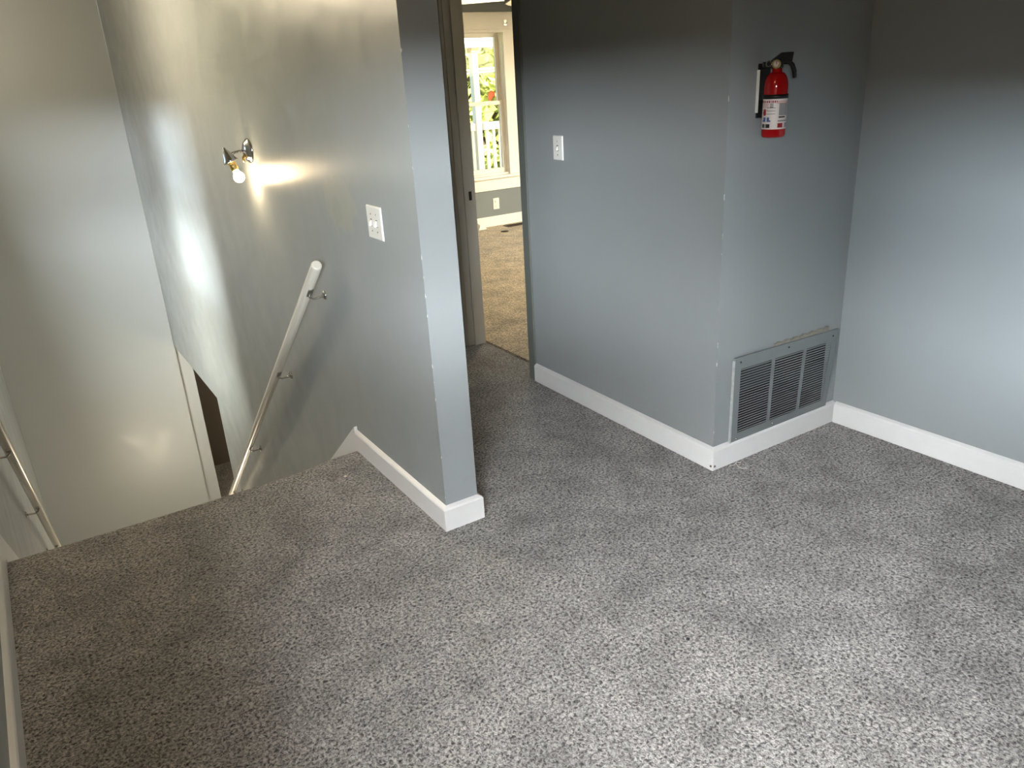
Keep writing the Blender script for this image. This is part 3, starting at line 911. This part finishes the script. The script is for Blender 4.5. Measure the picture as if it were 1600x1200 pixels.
MB().box(RX0 + 0.018, RX1 - 0.018, RY0 + 0.018, RY1 - 0.018, 0.0041, 0.0046).build('opening', M['slot'], t)

mb = MB()
vs = [(4.215, 7.47, 0.004), (4.345, 7.452, 0.004), (4.33, 7.38, 0.005), (4.22, 7.37, 0.005), (4.26, 7.475, 0.075), (4.27, 7.42, 0.045), (4.30, 7.44, 0.06)]
mb.add(vs, [(0, 3, 5, 4), (3, 2, 5), (2, 6, 5), (2, 1, 6), (4, 5, 6), (0, 4, 6, 1), (0, 1, 2, 3)])
tag(mb.build('paper_scrap', M['paper']), 'crumpled white scrap lying against the baseboard at the left edge of the doorway view', 'paper')
mb = MB().lathe([(0.0, 0.0), (0.035, 0.001), (0.045, 0.005), (0.03, 0.009), (0.0, 0.010)], (4.385, 7.10, 0.004), (0, 0, 1), n=9)
tag(mb.build('dry_leaf', M['register']), 'small brown crumb on the far room carpet in front of the register', 'debris')

mb = MB().prism([(x, 7.584, z) for x, z in [(4.565, 1.335), (4.58, 1.31), (4.61, 1.31), (4.625, 1.34), (4.66, 1.345), (4.655, 1.40), (4.60, 1.41), (4.575, 1.385)]], (0, 0.002, 0))
tag(mb.build('window_sticker', M['orange']), 'orange sticker on the lower right corner of the upper window pane', 'sticker')
t = empty('curtain_hook', (4.765, 7.48, 2.04))
tag(t, 'small metal curtain rod bracket screwed to the top of the window casing', 'hook')
MB().box(4.75, 4.785, 7.475, 7.4795, 2.03, 2.085).build('plate', M['nickel'], t)
MB().tube([(4.767, 7.476, 2.05), (4.767, 7.45, 2.05), (4.767, 7.445, 2.06)], 0.004, n=8).build('prong', M['nickel'], t)

# bits on the landing carpet
mb = MB()
mb.tube([(2.235, 1.972, 0.004), (2.25, 1.955, 0.012), (2.268, 1.962, 0.016), (2.285, 1.955, 0.01), (2.30, 1.968, 0.004)], 0.0013, n=6)
mb.tube([(2.262, 1.958, 0.012), (2.255, 1.94, 0.008), (2.262, 1.925, 0.004), (2.28, 1.915, 0.002)], 0.0012, n=6)
tag(mb.build('loose_thread', M['paper']), 'frayed pale thread on the carpet beside the column baseboard', 'thread')
mb = MB().add([(0.922, 2.902, 0.001), (0.934, 2.906, 0.001), (0.931, 2.914, 0.001), (0.92, 2.911, 0.001), (0.928, 2.908, 0.009)], [(0, 1, 4), (1, 2, 4), (2, 3, 4), (3, 0, 4), (3, 2, 1, 0)])
tag(mb.build('paint_chip', M['paper']), 'tiny white paint chip on the carpet near the top of the stairs', 'paint chip')
mb = MB().lathe([(0.0, 0), (0.005, 0.001), (0.006, 0.004), (0.0, 0.006)], (1.351, 1.31, 0.0), (0, 0, 1), n=7)
tag(mb.build('lint', M['slot']), 'dark crumb on the open carpet in the lower middle of the landing', 'debris')

# ------------------------------------------------------------------ outside the far window
mb = MB().box(-30, 45, 7.75, 60, -3.2, -3.0)
struct(mb.build('ground', M['grass']))
mb = MB().box(2.0, 9.0, 7.64, 9.5, -0.12, 0.02)
struct(mb.build('floor_porch', M['porch_tan']))
YP = 9.3
t = empty('porch_post', (5.42, YP, 0.02))
tag(t, 'square white porch post outside the far window', 'post')
MB().box(5.373, 5.462, YP - 0.0445, YP + 0.0445, 0.02, 1.90).build('shaft', M['porch_white'], t, bevel=0.006)
MB().box(5.360, 5.475, YP - 0.0575, YP + 0.0575, 0.02, 0.14).build('base', M['porch_white'], t, bevel=0.006)
MB().box(5.360, 5.475, YP - 0.0575, YP + 0.0575, 1.84, 1.90).build('capital', M['porch_tan'], t, bevel=0.006)
mb = MB().box(2.0, 9.0, YP - 0.09, YP + 0.09, 1.9002, 2.06)
struct(mb.build('trim_porch_beam', M['porch_white']))
for a, c, lab in ((5.476, 8.0, 'right of the post'), (3.0, 5.359, 'left of the post')):
    t = empty('porch_railing', ((a + c) / 2, YP, 0.02))
    tag(t, 'white porch railing with square balusters ' + lab + ' outside the far window', 'railing', 'porch railing sections')
    MB().box(a + 0.001, c - 0.001, YP - 0.045, YP + 0.045, 0.90, 0.995).build('top_rail', M['porch_white'], t, bevel=0.005)
    MB().box(a + 0.001, c - 0.001, YP - 0.02, YP + 0.02, 0.12, 0.17).build('bottom_rail', M['porch_white'], t, bevel=0.004)
    x = a + 0.06
    while x < c - 0.04:
        MB().box(x, x + 0.035, YP - 0.017, YP + 0.017, 0.17, 0.90).build('baluster', M['porch_white'], t)
        x += 0.098
mb = MB()
for dz in (0, 0.05):
    mb.tube([(0.0 + i * 2.2, 12.5, 1.42 + dz + 0.012 * (i - 3) ** 2 + 0.06 * i) for i in range(8)], 0.018, n=6)
tag(mb.build('power_cable', M['cable']), 'pale overhead cable crossing the view of the trees', 'cable')

def tree(label, x, y, h, r, leaf, nleaf, seed):
    rnd = random.Random(seed)
    t = empty('tree', (x, y, -3.0))
    tag(t, label, 'tree', 'trees beyond the porch')
    mb = MB().tube([(x, y, -3.0), (x + 0.1, y, -1.5), (x - 0.1, y + 0.1, h * 0.4), (x, y, h * 0.8)], [0.22, 0.17, 0.12, 0.04], n=10)
    for k in range(7):
        a = rnd.uniform(0, 6.28)
        z = rnd.uniform(-1.5, h * 0.6)
        mb.tube([(x, y, z), (x + math.cos(a) * r * 0.4, y + math.sin(a) * r * 0.4, z + 0.7), (x + math.cos(a) * r * 0.8, y + math.sin(a) * r * 0.8, z + 1.1)], [0.07, 0.045, 0.015], n=7)
    mb.build('trunk', M['bark'], t)
    mb = MB()
    cz, hz = (h - 2.2) / 2, (h + 3.2) / 2
    for i in range(nleaf):
        a = rnd.uniform(0, 6.28); c = rnd.uniform(-1, 1); q = rnd.uniform(0.35, 1) ** 0.6
        sq = math.sqrt(1 - c * c)
        p = Vector((x + r * q * sq * math.cos(a), y + r * q * sq * math.sin(a), cz + hz * q * c))
        u = Vector((rnd.uniform(-1, 1), rnd.uniform(-1, 1), rnd.uniform(-1, 1))).normalized()
        v = u.orthogonal().normalized()
        s = rnd.uniform(0.09, 0.2)
        mb.add([p - u * s, p + v * s * 0.5, p + u * s, p - v * s * 0.5], [(0, 1, 2, 3)])
    mb.build('foliage', leaf, t, merge=False)
tree('leafy green tree left of the porch post through the window', 8.3, 14.2, 5.2, 1.7, M['leaf'], 8000, 1)
tree('yellow-green tree right of the porch post through the window', 11.0, 17.0, 5.8, 2.0, M['leaf2'], 8500, 2)
tree('taller tree farther back behind the yellow-green tree', 12.6, 22.5, 7.5, 3.0, M['leaf'], 8000, 3)

for o in bpy.data.objects:
    if '_w' in o:
        del o['_w']
